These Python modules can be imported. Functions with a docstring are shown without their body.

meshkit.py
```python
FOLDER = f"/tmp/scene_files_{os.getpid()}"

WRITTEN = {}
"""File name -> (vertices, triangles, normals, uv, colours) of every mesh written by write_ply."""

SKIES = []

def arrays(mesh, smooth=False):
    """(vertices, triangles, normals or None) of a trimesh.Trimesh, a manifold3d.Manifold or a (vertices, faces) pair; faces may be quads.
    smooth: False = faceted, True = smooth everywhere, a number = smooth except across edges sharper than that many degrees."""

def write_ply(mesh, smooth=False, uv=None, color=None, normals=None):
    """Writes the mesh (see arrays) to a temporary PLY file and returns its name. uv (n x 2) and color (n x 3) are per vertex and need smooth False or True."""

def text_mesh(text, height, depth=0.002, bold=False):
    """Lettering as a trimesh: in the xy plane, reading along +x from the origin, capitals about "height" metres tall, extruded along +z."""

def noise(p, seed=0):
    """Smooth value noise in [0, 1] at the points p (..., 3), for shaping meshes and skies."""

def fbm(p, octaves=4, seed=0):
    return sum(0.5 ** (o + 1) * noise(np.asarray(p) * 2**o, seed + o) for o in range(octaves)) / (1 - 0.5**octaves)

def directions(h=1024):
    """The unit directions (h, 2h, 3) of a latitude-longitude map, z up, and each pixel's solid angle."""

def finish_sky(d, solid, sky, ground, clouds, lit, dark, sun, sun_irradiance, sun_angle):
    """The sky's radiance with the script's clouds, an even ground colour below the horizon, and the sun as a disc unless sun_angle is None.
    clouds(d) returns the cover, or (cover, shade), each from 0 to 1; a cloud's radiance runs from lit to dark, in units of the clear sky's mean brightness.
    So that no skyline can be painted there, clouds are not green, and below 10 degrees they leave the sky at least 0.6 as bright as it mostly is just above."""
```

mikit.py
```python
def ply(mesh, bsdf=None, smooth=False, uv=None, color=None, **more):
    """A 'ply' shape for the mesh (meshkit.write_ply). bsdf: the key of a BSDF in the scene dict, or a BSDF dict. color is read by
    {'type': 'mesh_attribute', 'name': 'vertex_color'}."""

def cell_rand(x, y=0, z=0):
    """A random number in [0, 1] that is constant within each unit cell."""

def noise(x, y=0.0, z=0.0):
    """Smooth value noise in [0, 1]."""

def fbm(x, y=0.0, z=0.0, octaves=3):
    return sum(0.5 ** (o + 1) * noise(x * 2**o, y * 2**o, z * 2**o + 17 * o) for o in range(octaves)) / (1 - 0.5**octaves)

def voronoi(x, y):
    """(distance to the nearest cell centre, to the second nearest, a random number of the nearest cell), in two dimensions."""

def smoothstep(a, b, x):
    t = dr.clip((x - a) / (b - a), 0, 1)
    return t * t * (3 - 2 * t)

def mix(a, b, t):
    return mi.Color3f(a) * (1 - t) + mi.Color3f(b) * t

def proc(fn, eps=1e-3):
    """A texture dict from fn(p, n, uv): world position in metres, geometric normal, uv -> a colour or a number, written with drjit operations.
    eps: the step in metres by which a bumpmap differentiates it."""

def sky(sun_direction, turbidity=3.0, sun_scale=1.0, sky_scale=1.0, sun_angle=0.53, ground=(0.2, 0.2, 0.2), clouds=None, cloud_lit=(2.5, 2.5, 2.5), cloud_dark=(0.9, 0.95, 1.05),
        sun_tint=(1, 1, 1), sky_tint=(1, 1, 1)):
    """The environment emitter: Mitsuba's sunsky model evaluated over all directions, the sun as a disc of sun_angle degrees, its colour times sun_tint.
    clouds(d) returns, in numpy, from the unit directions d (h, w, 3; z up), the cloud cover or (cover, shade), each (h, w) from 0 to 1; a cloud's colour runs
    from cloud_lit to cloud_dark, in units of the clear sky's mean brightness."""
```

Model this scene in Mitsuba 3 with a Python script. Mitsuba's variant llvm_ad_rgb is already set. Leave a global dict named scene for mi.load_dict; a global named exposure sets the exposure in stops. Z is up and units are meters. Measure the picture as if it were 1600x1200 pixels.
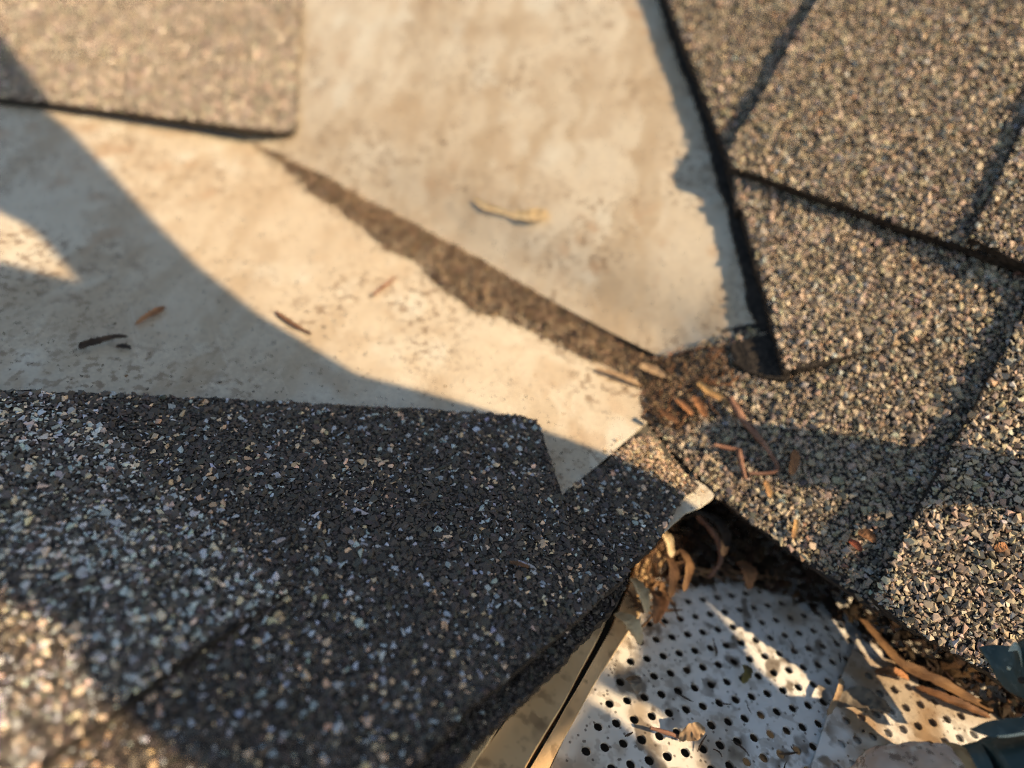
import math
import numpy as np, trimesh, shapely, shapely.geometry as sg, mitsuba as mi, drjit as dr, mikit, meshkit, manifold3d
from scipy.spatial import ConvexHull, Delaunay

T = mi.ScalarTransform4f
scene, labels = {}, {}

# ------------------------------------------------------------------ camera, sky, exposure
CAM_AT, CAM_TO, CAM_UP = [-0.05516, -0.14386, 3.15406], [-0.0, 0.77362, -0.63365], [-0.20312, 0.62044, 0.7575]
SUN_DIRECTION = [0.69589, -0.30722, 0.64912]
scene['camera'] = dict(type='thinlens', fov=73.0, fov_axis='x', near_clip=0.01, far_clip=200.0, aperture_radius=0.0027, focus_distance=0.189,
                       to_world=T().look_at(origin=CAM_AT, target=[a + b for a, b in zip(CAM_AT, CAM_TO)], up=CAM_UP))
scene['sky'] = mikit.sky(SUN_DIRECTION, turbidity=4.0, sun_scale=1.15, sky_scale=1.12, sun_angle=0.53, sun_tint=(1.0, 0.90, 0.74), sky_tint=(1.0, 0.90, 0.77), ground=(0.16, 0.15, 0.12))
labels['sky'] = dict(kind='structure')
exposure = 2.12

# every outline below is in millimetres within the plane of its roof slope or of the gutter, heights above it likewise
FRAMES = {
    'L': ([0.0, 0.0, 3.0], [-0.55291, -0.83324, -0.00097], [-0.83299, 0.55272, 0.0251], [0.02038, -0.01468, 0.99968]),
    'R': ([0.01566, 0.0176, 2.9938], [0.83916, -0.5436, -0.0174], [0.46721, 0.70412, 0.53473], [-0.27842, -0.45685, 0.84485]),
    'G': ([0.02353, 0.00894, 2.96215], [0.83325, -0.55289, 0.0], [0.55289, 0.83325, -0.0], [0.0, 0.0, 1.0]),
    'K': ([-0.18778, 0.17718, 3.01719], [-0.98763, -0.15303, -0.03425], [-0.15365, 0.90074, 0.40628], [0.03132, -0.40651, 0.91311]),
}
SAG = np.array([[-0.31554, 0.01187, 0.0], [-0.27778, 0.01642, 0.00035], [-0.24131, 0.02123, 0.00371], [-0.20471, 0.025, 0.00643], [-0.15095, 0.0289, 0.00937], [-0.10711, 0.03295, 0.0095], [-0.06991, 0.03598, 0.0095], [-0.04722, 0.03836, 0.0095], [-0.03947, 0.02429, 0.00748], [-0.03347, 0.01185, 0.0]])   # where the right slope sinks onto the left one
SHINGLE_SHAPES = {
    'G': ["L", [[134.3, 164.0], [126.5, 160.7], [119.4, 154.6], [112.4, 147.8], [107.7, 145.2], [94.4, 133.9], [77.6, 118.8], [61.4, 104.1], [46.0, 89.9], [28.5, 74.0], [15.3, 61.0], [8.5, 54.5], [6.5, 50.7], [7.6, 47.1], [13.8, 38.9], [19.7, 31.3], [26.8, 22.3], [35.1, 10.7], [38.1, 2.0], [30.2, -3.2], [33.8, -3.5], [50.4, -2.3], [64.9, -0.9], [78.0, 0.3], [89.5, 1.7], [101.6, 1.6], [111.8, 2.0], [126.8, 2.2], [147.3, 9.1], [180.1, 44.1]], [3.8, 0.0, 0.0]],
    'F': ["L", [[34.3, 35.3], [21.1, 26.3], [-0.0, 25.6], [-21.2, 25.2], [-19.7, 16.2], [-17.1, 5.5], [-16.3, -0.5], [-5.5, 0.6], [1.4, -1.1], [12.7, -3.1], [22.2, -2.4], [34.9, -0.1], [53.0, 10.0]], [0.4, 0.0, 0.0]],
    'H': ["L", [[56.6, 24.1], [26.4, 2.4], [25.0, -2.3], [29.7, -4.3], [36.6, -4.7], [51.8, -5.4], [67.2, -4.8], [78.0, -4.4], [90.4, -3.4], [95.6, -3.6], [110.3, -4.5], [127.8, -2.9], [148.1, 9.3], [117.7, 36.4]], [-3.2, 0.0, 0.0]],
    'J': ["L", [[108.3, 142.4], [104.9, 122.4], [102.9, 97.0], [100.7, 77.1], [99.2, 60.7], [98.7, 50.8], [104.7, 50.0], [114.3, 49.9], [123.1, 50.2], [130.1, 50.0], [137.9, 49.4], [148.7, 49.7], [159.5, 49.1], [173.0, 50.6], [178.3, 89.3], [159.7, 131.2], [137.0, 161.7], [126.9, 157.1], [117.0, 150.8], [111.7, 147.8]], [6.6, 0.0, 0.0]],
    'A': ["R", [[-143.5, 180.6], [-176.7, 207.0], [-68.3, 252.7], [-45.6, 199.2], [-30.9, 138.8], [-52.0, 94.8], [-65.6, 111.1], [-70.7, 116.3], [-86.7, 130.3], [-105.3, 146.7], [-123.8, 163.0]], [7.0, 0.0, 0.0]],
    'B': ["R", [[-81.3, 202.7], [-86.7, 236.2], [-2.9, 271.5], [59.2, 122.2], [38.3, 118.0], [20.9, 116.2], [2.6, 113.8], [-17.4, 112.3], [-40.8, 109.8], [-62.7, 107.2], [-67.8, 112.9], [-70.3, 129.2], [-73.3, 149.7], [-77.5, 175.4]], [12.5, 0.0, 0.0]],
    'T2': ["R", [[11.8, 177.9], [10.5, 213.9], [29.1, 209.2], [60.3, 114.5], [37.5, 115.9], [20.2, 116.8], [18.2, 131.4], [16.1, 148.3], [14.1, 162.5]], [16.6, 0.0, 0.0]],
    'D': ["R", [[-70.2, 116.5], [-68.5, 125.0], [-17.5, 146.4], [53.3, 143.1], [63.0, 119.8], [47.4, 103.3], [34.1, 89.3], [20.7, 74.3], [7.1, 59.0], [-3.4, 46.6], [-12.1, 55.9], [-26.5, 71.1], [-41.1, 86.1], [-54.0, 98.8], [-64.3, 109.6]], [7.0, 0.0, 0.0]],
    'E': ["R", [[-49.0, 36.9], [-19.0, 64.4], [15.7, 86.3], [59.4, 130.9], [114.7, 0.1], [95.6, 1.6], [86.0, 1.2], [75.9, 0.7], [65.7, -0.6], [54.8, -1.4], [43.1, -1.7], [30.6, -1.6], [17.0, -0.9], [1.0, 0.2], [-7.7, 2.4], [-18.1, 4.7], [-32.3, 9.0], [-33.8, 12.6], [-39.0, 24.9]], [0.0, 0.0279, 0.0253]],
    'T1': ["R", [[46.6, 91.7], [42.8, 119.9], [57.8, 137.4], [114.4, -1.7], [94.4, -0.5], [84.8, -0.4], [75.0, -1.0], [65.0, -2.2], [53.6, -0.9], [51.9, 15.5], [50.9, 32.0], [50.0, 48.6], [48.7, 66.6], [47.3, 81.4]], [5.0, 0.0279, 0.0253]],
    'K': ["K", [[15.2, 127.1], [7.7, 95.6], [3.9, 65.5], [-0.4, 33.0], [-4.3, 7.0], [-4.6, 1.6], [-0.4, -0.8], [19.3, -1.3], [43.3, -0.1], [72.8, 0.6], [101.7, 0.9], [129.8, 0.4], [163.2, 0.6], [207.0, 84.9], [105.0, 124.1]], [0.0, 0.0, 0.0]],
}
SHEET_SHAPES = {
    'pan_left': ["L", [[66.2, 400.0], [9.2, 441.8], [-44.0, 291.1], [-52.9, 210.4], [-56.4, 153.2], [-62.4, 98.2], [-69.3, 46.0], [-27.9, 26.7], [-1.3, 26.4], [21.3, 26.5], [28.9, 24.9], [64.8, 56.0], [135.1, 116.7], [155.3, 134.2]]],
    'pan_right': ["R", [[-435.7, 9.8], [-347.3, 11.2], [-276.6, 16.1], [-240.0, 20.6], [-203.5, 24.4], [-150.0, 28.3], [-104.7, 31.2], [-67.2, 33.2], [-44.4, 35.2], [-29.7, 47.2], [-15.8, 61.0], [11.1, 66.5], [-6.4, 138.0], [-81.7, 270.8], [-419.4, 133.4], [-473.1, 33.9]]],
    'tongue': ["L", [[-4.3, 2.3], [-19.2, 1.8], [-19.3, -2.4], [-18.1, -6.2], [-10.8, -5.2], [-4.3, -2.9], [10.3, -2.0], [8.9, 2.3]]],
    'edge_shade': ["R", [[-158.1, 206.1], [-144.2, 188.1], [-123.4, 168.1], [-104.8, 151.4], [-86.0, 134.5], [-71.3, 121.2], [-63.7, 113.1], [-53.2, 102.1], [-40.0, 89.2], [-25.0, 73.8], [-12.5, 60.0], [-18.5, 56.9], [-32.0, 71.0], [-46.0, 85.3], [-59.7, 98.7], [-70.4, 110.7], [-77.2, 117.4], [-92.7, 131.5], [-112.1, 148.9], [-131.0, 165.6], [-152.1, 185.7], [-166.8, 203.4]]],
    'notch_shade': ["R", [[-24.1, 48.5], [-19.6, 53.7], [-14.8, 59.5], [-2.5, 52.8], [-1.1, 47.3], [-6.7, 44.1], [-13.1, 41.8], [-19.0, 43.2]]],
}
NEAR_AREA = {
    'L': [[44.0, 420.0], [-169.0, 63.0], [53.0, -65.0], [168.0, 54.0]],
    'R': [[-610.0, -0.0], [-3.0, 270.0], [119.0, -18.0], [-135.0, -244.0]],
    'K': [[175.0, 81.0], [-20.0, 123.0], [-39.0, -33.0], [127.0, -55.0]],
}
DIRT_AND_SUN_AREAS = {
    'crease': ["L", [[-34.8, 274.8], [-40.1, 245.0], [-45.9, 201.8], [-49.3, 170.5], [-52.1, 148.8], [-55.4, 124.8], [-57.6, 104.9], [-59.7, 85.8], [-61.7, 67.5], [-65.6, 45.2], [-52.4, 32.8], [-37.0, 27.5], [-40.1, 42.1], [-39.8, 53.6], [-36.7, 66.5], [-33.7, 81.6], [-29.9, 98.1], [-24.1, 104.7], [-25.2, 116.3], [-23.9, 124.1], [-29.1, 144.6], [-24.5, 159.2], [-29.0, 174.8], [-29.6, 195.2], [-28.4, 214.2], [-32.5, 234.4], [-33.6, 253.7]]],
    'mouth': ["R", [[-44.7, 32.9], [-35.6, 41.9], [-25.7, 50.9], [-17.8, 42.6], [-18.2, 27.6], [-15.8, 20.0], [-21.0, 12.5], [-30.6, 9.4], [-37.2, 12.8]]],
    'end': ["L", [[-7.0, 24.6], [-21.2, 24.2], [-19.4, 15.9], [-16.6, 5.3], [-15.7, 1.9], [-9.2, 1.9], [-8.2, 6.1], [-7.0, 11.6], [-5.4, 16.8]]],  # follows the sunlit patch of the shingle tip
}
DEBRIS_SHAPES = {
    'orange_sliver': ["L", 1.0, [[76.4, 165.7], [72.2, 167.0], [67.9, 168.0], [64.2, 169.4]], [0.63, 1.93, 2.61, 1.32]],
    'dark_curl': ["L", 2.0, [[95.1, 162.6], [92.3, 162.1], [88.7, 161.5], [84.8, 161.4], [81.5, 159.9]], [2.8, 3.02, 2.44, 2.06, 0.83]],
    'dark_crumb': ["L", 1.0, [[86.0, 158.6], [84.8, 157.0], [83.0, 155.3]], [1.42, 1.83, 1.22]],
    'brown_sliver': ["L", 0.8, [[36.2, 147.2], [36.4, 141.4], [35.8, 136.0], [34.0, 129.4]], [0.91, 1.58, 1.35, 0.67]],
    'cream_scrap': ["R", 0.9, [[-151.2, 50.0], [-143.6, 49.4], [-135.7, 51.1], [-127.2, 52.6]], [1.65, 2.73, 2.16, 1.6]],
    'cream_scrap2': ["R", 1.2, [[-129.5, 52.5], [-124.0, 54.6], [-119.0, 57.2], [-116.2, 59.3]], [3.22, 4.8, 5.31, 3.18]],
    'peach_sliver': ["L", 1.2, [[-34.3, 54.6], [-37.3, 47.9], [-39.3, 42.0], [-40.4, 38.5]], [1.41, 2.58, 2.34, 1.17]],
    'yellow_scrap': ["R", 3.0, [[-25.5, 30.8], [-20.6, 29.1], [-16.1, 28.8], [-11.1, 28.6]], [1.35, 2.68, 2.21, 1.1]],
    'orange_scrap': ["R", 3.0, [[-27.9, 20.7], [-23.3, 19.6], [-19.2, 18.1]], [1.34, 2.45, 1.32]],
    'rust_scrap': ["R", 4.0, [[-22.8, 24.6], [-18.9, 22.1], [-15.3, 19.8]], [1.79, 3.1, 1.76]],
    'brown_scrap': ["R", 4.0, [[-29.3, 13.2], [-25.1, 12.8], [-21.2, 12.7]], [1.34, 2.66, 1.76]],
    'tan_scrap': ["R", 4.0, [[-46.7, 25.8], [-41.4, 27.2], [-36.4, 27.2]], [1.85, 3.67, 1.82]],
    'red_bit': ["R", 6.0, [[40.6, 10.0], [42.7, 9.9], [44.9, 9.2]], [1.37, 2.15, 1.17]],
    'brown_bit': ["R", 8.0, [[41.2, 13.1], [43.9, 13.7], [46.3, 13.2]], [1.97, 3.13, 1.56]],
    'orange_needle': ["R", 4.0, [[13.7, 26.3], [15.6, 22.9], [17.0, 18.6]], [1.68, 3.12, 1.66]],
    'orange_stub': ["R", 3.0, [[25.5, 7.4], [27.0, 4.5], [27.9, 1.8]], [1.01, 1.8, 1.2]],
    'orange_chip': ["R", 10.0, [[71.8, 29.7], [72.5, 31.1], [73.4, 32.7]], [1.88, 2.63, 1.5]],
    'amber_speck': ["R", 2.0, [[11.8, 12.9], [15.9, 9.2]], [1.87, 1.85]],
    'twig_a': ["R", 5.0, [[-12.6, 30.0], [-8.3, 27.7], [-3.9, 25.7], [2.0, 23.9], [4.8, 23.2]], [2.21, 2.62, 2.38, 2.14, 1.91]],
    'twig_b': ["R", 5.0, [[4.3, 22.8], [8.6, 20.6], [13.5, 18.3], [11.7, 15.7], [6.4, 12.0]], [1.7, 1.47, 1.25, 1.25, 1.05]],
    'twig_c': ["R", 6.0, [[-7.3, 12.6], [-3.9, 14.5], [-0.1, 17.0]], [1.29, 1.5, 1.28]],
    'twig_d': ["R", 4.0, [[-0.5, 16.5], [2.5, 13.3], [6.3, 9.9]], [1.92, 1.9, 1.26]],
    'twig_lit': ["L", 2.0, [[1.8, 135.2], [-5.9, 137.9], [-13.9, 140.6]], [0.98, 1.51, 1.03]],
    'dark_flake_G': ["L", 5.5, [[54.6, 19.8], [53.6, 17.8], [51.9, 15.3]], [0.68, 1.2, 0.68]],
    'dark_speck': ["L", 2.0, [[-25.5, 29.1], [-25.4, 26.9], [-25.6, 24.4]], [1.77, 2.64, 1.76]],
    'bark_long': ["G", 3.0, [[43.2, 25.1], [53.2, 18.6], [62.2, 13.6], [71.4, 17.1], [80.8, 19.4], [89.8, 22.3]], [1.99, 2.77, 3.52, 4.1, 3.45, 1.61]],
    'bark_brown': ["G", 2.0, [[69.1, 12.6], [76.8, 13.7], [84.8, 17.0], [89.9, 20.2]], [1.62, 3.21, 2.59, 1.2]],
    'leaf_orange': ["G", 3.0, [[57.2, 7.0], [61.4, 9.3], [66.2, 12.6]], [1.64, 3.07, 1.43]],
    'twig_e': ["G", 4.0, [[14.2, -60.8], [18.6, -57.8], [23.1, -55.1]], [0.91, 1.27, 1.09]],
    'twig_f': ["G", 16.0, [[-12.2, 6.4], [-3.4, 6.5], [2.7, 0.8], [2.2, -6.5]], [1.69, 1.9, 1.62, 1.13]],
    'leaf_tan2': ["G", 3.0, [[21.7, -57.1], [24.2, -53.4], [24.7, -49.1]], [2.16, 4.72, 2.21]],
    'leaf_brownwide': ["G", 1.5, [[51.0, -12.6], [56.7, -5.5], [65.3, -0.9]], [2.73, 6.69, 3.14]],
    'leaf_cream': ["G", 10.0, [[-15.6, -28.6], [-9.5, -32.3], [-5.0, -35.6]], [2.16, 3.81, 1.87]],  # pale flake standing in for the sunlit rail
    'leaf_cream2': ["G", 8.0, [[-12.4, -41.7], [-5.8, -42.5], [-1.0, -44.4]], [2.06, 5.27, 1.99]],
    'leaf_cream3': ["G", 14.0, [[-18.5, -8.1], [-14.2, -11.0], [-10.0, -14.7]], [1.87, 3.44, 2.03]],
    'leaf_rust': ["G", 12.0, [[-12.5, -12.7], [-6.3, -18.8], [-2.6, -26.7]], [2.04, 3.3, 1.71]],
    'leaf_rust2': ["G", 10.0, [[-10.1, -6.0], [-4.1, -10.8], [-0.8, -19.6]], [1.6, 2.9, 1.73]],
    'leaf_brownarch': ["G", 18.0, [[-13.5, 5.1], [-6.0, 5.3], [-0.1, 2.0], [2.4, -4.7]], [1.94, 3.35, 3.28, 1.83]],
    'leaf_brown3': ["G", 8.0, [[-8.2, -25.6], [-3.9, -29.4], [-1.7, -35.2]], [3.0, 5.04, 2.47]],
    'leaf_bronze': ["G", 8.0, [[6.5, 6.6], [11.0, 3.9], [14.0, -0.8]], [2.74, 5.39, 2.2]],
    'leaf_peach': ["G", 6.0, [[5.0, -4.3], [8.0, -6.4], [10.1, -9.4]], [2.21, 3.93, 2.15]],
    'leaf_red': ["G", 4.0, [[18.3, 4.7], [23.0, 7.6], [27.4, 10.9]], [1.32, 2.63, 1.32]],
    'leaf_grey': ["G", 4.0, [[-2.1, -53.2], [-0.2, -49.1], [3.7, -44.3]], [1.93, 3.11, 1.57]],
    'leaf_grey2': ["G", 2.0, [[1.4, -52.3], [4.4, -53.3], [6.3, -54.1]], [2.67, 3.78, 1.88]],
    'leaf_mound': ["G", 2.0, [[22.6, -65.0], [25.9, -58.3], [31.3, -55.3]], [3.15, 5.33, 2.83]],
    'olive_bit': ["G", 2.0, [[25.1, -22.3], [27.1, -24.6], [27.7, -27.7]], [1.6, 2.57, 1.76]],
    'rust_bit': ["G", 3.0, [[30.6, -25.5], [32.5, -25.1], [34.3, -24.4]], [1.96, 3.52, 1.95]],
    'stalk': ["G", 3.0, [[50.0, -3.9], [50.6, -11.2], [50.9, -18.5]], [1.61, 1.57, 1.34]],
}
GUTTER_SHAPES = {
    'guard': [0, [[-28.0, 10.7], [-27.8, 62.6], [65.9, 92.7], [116.2, 86.7], [123.7, 4.4], [4.1, -109.7], [0.2, -87.1], [-4.0, -68.5], [-9.9, -41.7], [-17.2, -11.0]]],
    'guard2': [1.2, [[49.1, 15.8], [56.0, 22.9], [119.2, 45.1], [123.0, 3.3], [59.5, -57.3], [53.2, -34.4], [51.4, -17.4], [50.0, 1.0]]],
    'litter': [4.0, [[-19.7, 8.6], [-21.5, 42.1], [12.8, 51.9], [54.2, 54.6], [93.1, 56.0], [104.2, 33.8], [91.3, 21.4], [80.7, 17.2], [69.3, 15.7], [58.9, 15.7], [46.9, 19.5], [36.5, 17.1], [24.2, 12.9], [12.2, 7.3], [2.6, -3.0], [-1.6, -11.2], [-6.8, -13.2], [-13.9, -7.7]]],
    'corner_litter': [4.0, [[-22.3, -5.0], [-22.0, 12.6], [-8.4, 27.9], [18.7, 20.1], [11.8, 3.2], [-2.1, -8.1], [-1.3, -26.4], [-4.2, -37.5], [-12.0, -31.1]]],
    'rail_out': [4.0, [[-23.9, -2.5], [-13.1, -6.9], [-7.3, -32.7], [-6.2, -47.2], [-4.2, -63.5], [-1.5, -80.7], [0.8, -91.8], [4.4, -111.0], [-1.4, -109.1], [-3.1, -91.8], [-6.9, -67.6], [-10.6, -44.2], [-16.7, -22.0]]],
    'rail_mid': [10.0, [[-28.8, -2.3], [-19.1, -23.4], [-12.3, -48.0], [-7.4, -72.2], [-4.0, -95.9], [-0.5, -118.0], [-8.9, -126.0], [-12.8, -104.6], [-15.1, -85.0], [-18.0, -61.4], [-21.4, -33.1]]],
    'rail_in': [14.0, [[-29.3, -3.6], [-21.9, -37.7], [-18.7, -65.4], [-15.6, -88.1], [-12.9, -106.8], [-9.3, -127.9], [-24.3, -142.2], [-33.4, -94.0], [-42.1, -41.9]]],
}
PLANT_SHAPES = {
    'stub': [[[0.0469, -0.0655, 2.9782], [0.0498, -0.0633, 2.9826], [0.0548, -0.0612, 2.9867], [0.0623, -0.0599, 2.9899], [0.0701, -0.0596, 2.9918]], [1.5, 5.2, 7.6, 7.9, 7.4]],
    'ring': [[[0.0698, -0.0596, 2.9918], [0.0708, -0.0594, 2.9921], [0.0727, -0.0591, 2.9924]], [7.6, 7.9, 7.2]],
    'sheath': [[[0.0719, -0.0592, 2.9922], [0.0745, -0.059, 2.9941], [0.077, -0.0588, 2.9959]], [6.4, 7.2, 7.4]],
    'sheath2': [[[0.0766, -0.0599, 2.9945], [0.0785, -0.0596, 2.995], [0.0835, -0.0589, 2.9974], [0.0915, -0.0578, 3.0003], [0.1046, -0.0577, 3.0036]], [8.3, 9.4, 9.8, 9.8, 9.6]],
    'leaf_low': [[[0.0699, -0.0529, 3.0032], [0.0727, -0.0514, 3.005], [0.0769, -0.05, 3.0066], [0.0828, -0.0487, 3.0083], [0.0931, -0.0468, 3.0106]], [[0.0699, -0.0529, 3.0032], [0.0722, -0.0548, 3.0056], [0.0753, -0.0546, 3.0073], [0.0794, -0.054, 3.0097], [0.0886, -0.0529, 3.0126]]],
    'spot': [[0.0798, -0.039, 3.0113]],
    'pit': [[0.0822, -0.0414, 3.0109]],
    'low_rim': [[[0.073, -0.0552, 3.0069], [0.0751, -0.0548, 3.0075], [0.0792, -0.0541, 3.0099], [0.0884, -0.053, 3.0128]], [[0.073, -0.0553, 3.0068], [0.0752, -0.055, 3.0072], [0.0793, -0.0544, 3.0095], [0.0886, -0.0534, 3.0123]]],
    'leaf_up': [[[0.0768, -0.0327, 3.0088], [0.0803, -0.0319, 3.0098], [0.0827, -0.0327, 3.0121], [0.0829, -0.0332, 3.0146], [0.0843, -0.0337, 3.0203]], [[0.0775, -0.0337, 3.0077], [0.0804, -0.0379, 3.0056], [0.0819, -0.0417, 3.0057], [0.0837, -0.0442, 3.0075], [0.0882, -0.0463, 3.0112]]],
    'leaf_fold': [[[0.0814, -0.0337, 3.0155], [0.0824, -0.0344, 3.0147], [0.0841, -0.0358, 3.0129], [0.0867, -0.038, 3.0103]], [[0.0796, -0.0359, 3.0137], [0.081, -0.036, 3.0151], [0.082, -0.0371, 3.0138], [0.0839, -0.0401, 3.0101]]],
}
SUN_SIDE, SUN_TOP = [0.40387, 0.91481, -0.0], [-0.59383, 0.26216, 0.76068]
LEAF_SHAPES = {   # outlines square to the sun, mm, and the distance towards the sun
    'A1': (2.3510, [[48, 2585], [39, 2548], [30, 2515], [25, 2495], [15, 2470], [0, 2435], [-9, 2412], [-15, 2387], [-16, 2356], [-22, 2330], [-35, 2318], [-50, 2340], [-56, 2380], [-50, 2410], [-44, 2424], [-38, 2440], [-35, 2452], [-37, 2462], [-28, 2500], [-5, 2545], [25, 2578]]),
    'A2': (2.2910, [[9, 2280], [9.5, 2296], [8, 2303], [4, 2314], [0, 2326], [-7, 2340], [-16, 2356], [-30, 2375], [-60, 2385], [-100, 2375], [-122, 2357], [-129, 2340], [-127, 2320], [-120, 2290], [-95, 2265], [-65, 2256], [-40, 2251], [-20, 2252], [-5, 2258], [5, 2268]]),
    'A3': (2.3910, [[-44, 2424], [-42, 2405], [-50, 2370], [-75, 2350], [-100, 2345], [-124, 2350], [-131, 2372], [-135, 2400], [-125, 2432], [-100, 2450], [-75, 2456], [-58, 2448], [-49, 2432]]),
    'B': (2.3010, [[23.5, 2250.9], [11.4, 2242.1], [7.4, 2237.1], [3.2, 2231.9], [-4.8, 2225.9], [-7.3, 2219.1], [-9.3, 2214.0], [-14.3, 2208.6], [-32.1, 2209.9], [-48.9, 2225.7], [-41.4, 2229.2], [-38.2, 2232.7], [-35.9, 2241.5], [-40.4, 2249.0], [-38.3, 2252.5], [-26.0, 2247.0], [-15.5, 2250.7], [-5.9, 2251.1], [11.9, 2252.0]]),
    'C': (2.3210, [[-45.0, 2252.1], [-45.0, 2246.9], [-46.2, 2241.6], [-49.4, 2235.4], [-55.5, 2232.0], [-75.1, 2243.7], [-76.5, 2251.8], [-62.0, 2254.6]]),
    'S2': (2.1210, [[39, 2290], [35, 2285], [33, 2277], [31.5, 2268], [34, 2264], [36, 2260], [27, 2257], [20, 2253], [16.5, 2249], [25, 2252], [32, 2254], [39, 2253], [46, 2240], [50, 2215], [58, 2212], [60, 2230], [58, 2248], [55, 2260], [53, 2266], [50, 2273], [47, 2280], [43, 2288]]),
}

# ------------------------------------------------------------------ helpers
N, F, V, SS, MIX = mikit.noise, mikit.fbm, mikit.voronoi, mikit.smoothstep, mikit.mix


def numbered(name):
    if name not in scene and name not in used:
        used.add(name)
        return name
    i = 1
    while f'{name}_{i:03d}' in used:
        i += 1
    used.add(f'{name}_{i:03d}')
    return f'{name}_{i:03d}'


used = set()


def put(name, mesh, mat, parent=None, smooth=30, color=None, kind=None, label=None, category=None, group=None):
    key = numbered((parent + '__' if parent else '') + name)
    scene[key] = mikit.ply(mesh, mat, smooth=smooth, color=color)
    tag(key, kind, label, category, group)
    return key


def tag(key, kind=None, label=None, category=None, group=None):
    d = {k: v for k, v in dict(kind=kind, label=label, category=category, group=group).items() if v}
    if d:
        labels[key] = d


def thing(name, label, category, group=None):
    key = numbered(name)
    tag(key, None, label, category, group)
    return key


def frame(f):
    return [np.array(x) for x in FRAMES[f]]


def sag(q):
    best, g = np.full(len(q), 9.0), np.zeros(len(q))
    for A, B in zip(SAG[:-1], SAG[1:]):
        d = (B - A)[:2]
        t = np.clip(((q - A[:2]) @ d) / (d @ d), 0, 1)
        r = np.linalg.norm(q - A[:2] - t[:, None] * d, axis=1)
        g, best = np.where(r < best, A[2] + t * (B - A)[2], g), np.minimum(r, best)
    return g * np.exp(-(best / 0.018) ** 2)


def to3(f, ab, h):
    o, a, b, n = frame(f)
    ab = np.asarray(ab, float)
    if f == 'R':
        h = np.broadcast_to(np.asarray(h, float), (len(ab),)) - sag(ab)
    return o + ab[:, :1] * a + ab[:, 1:] * b + np.broadcast_to(np.asarray(h, float), (len(ab),))[:, None] * n


def two(mat):
    return dict(type='twosided', bsdf=mat)


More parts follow.
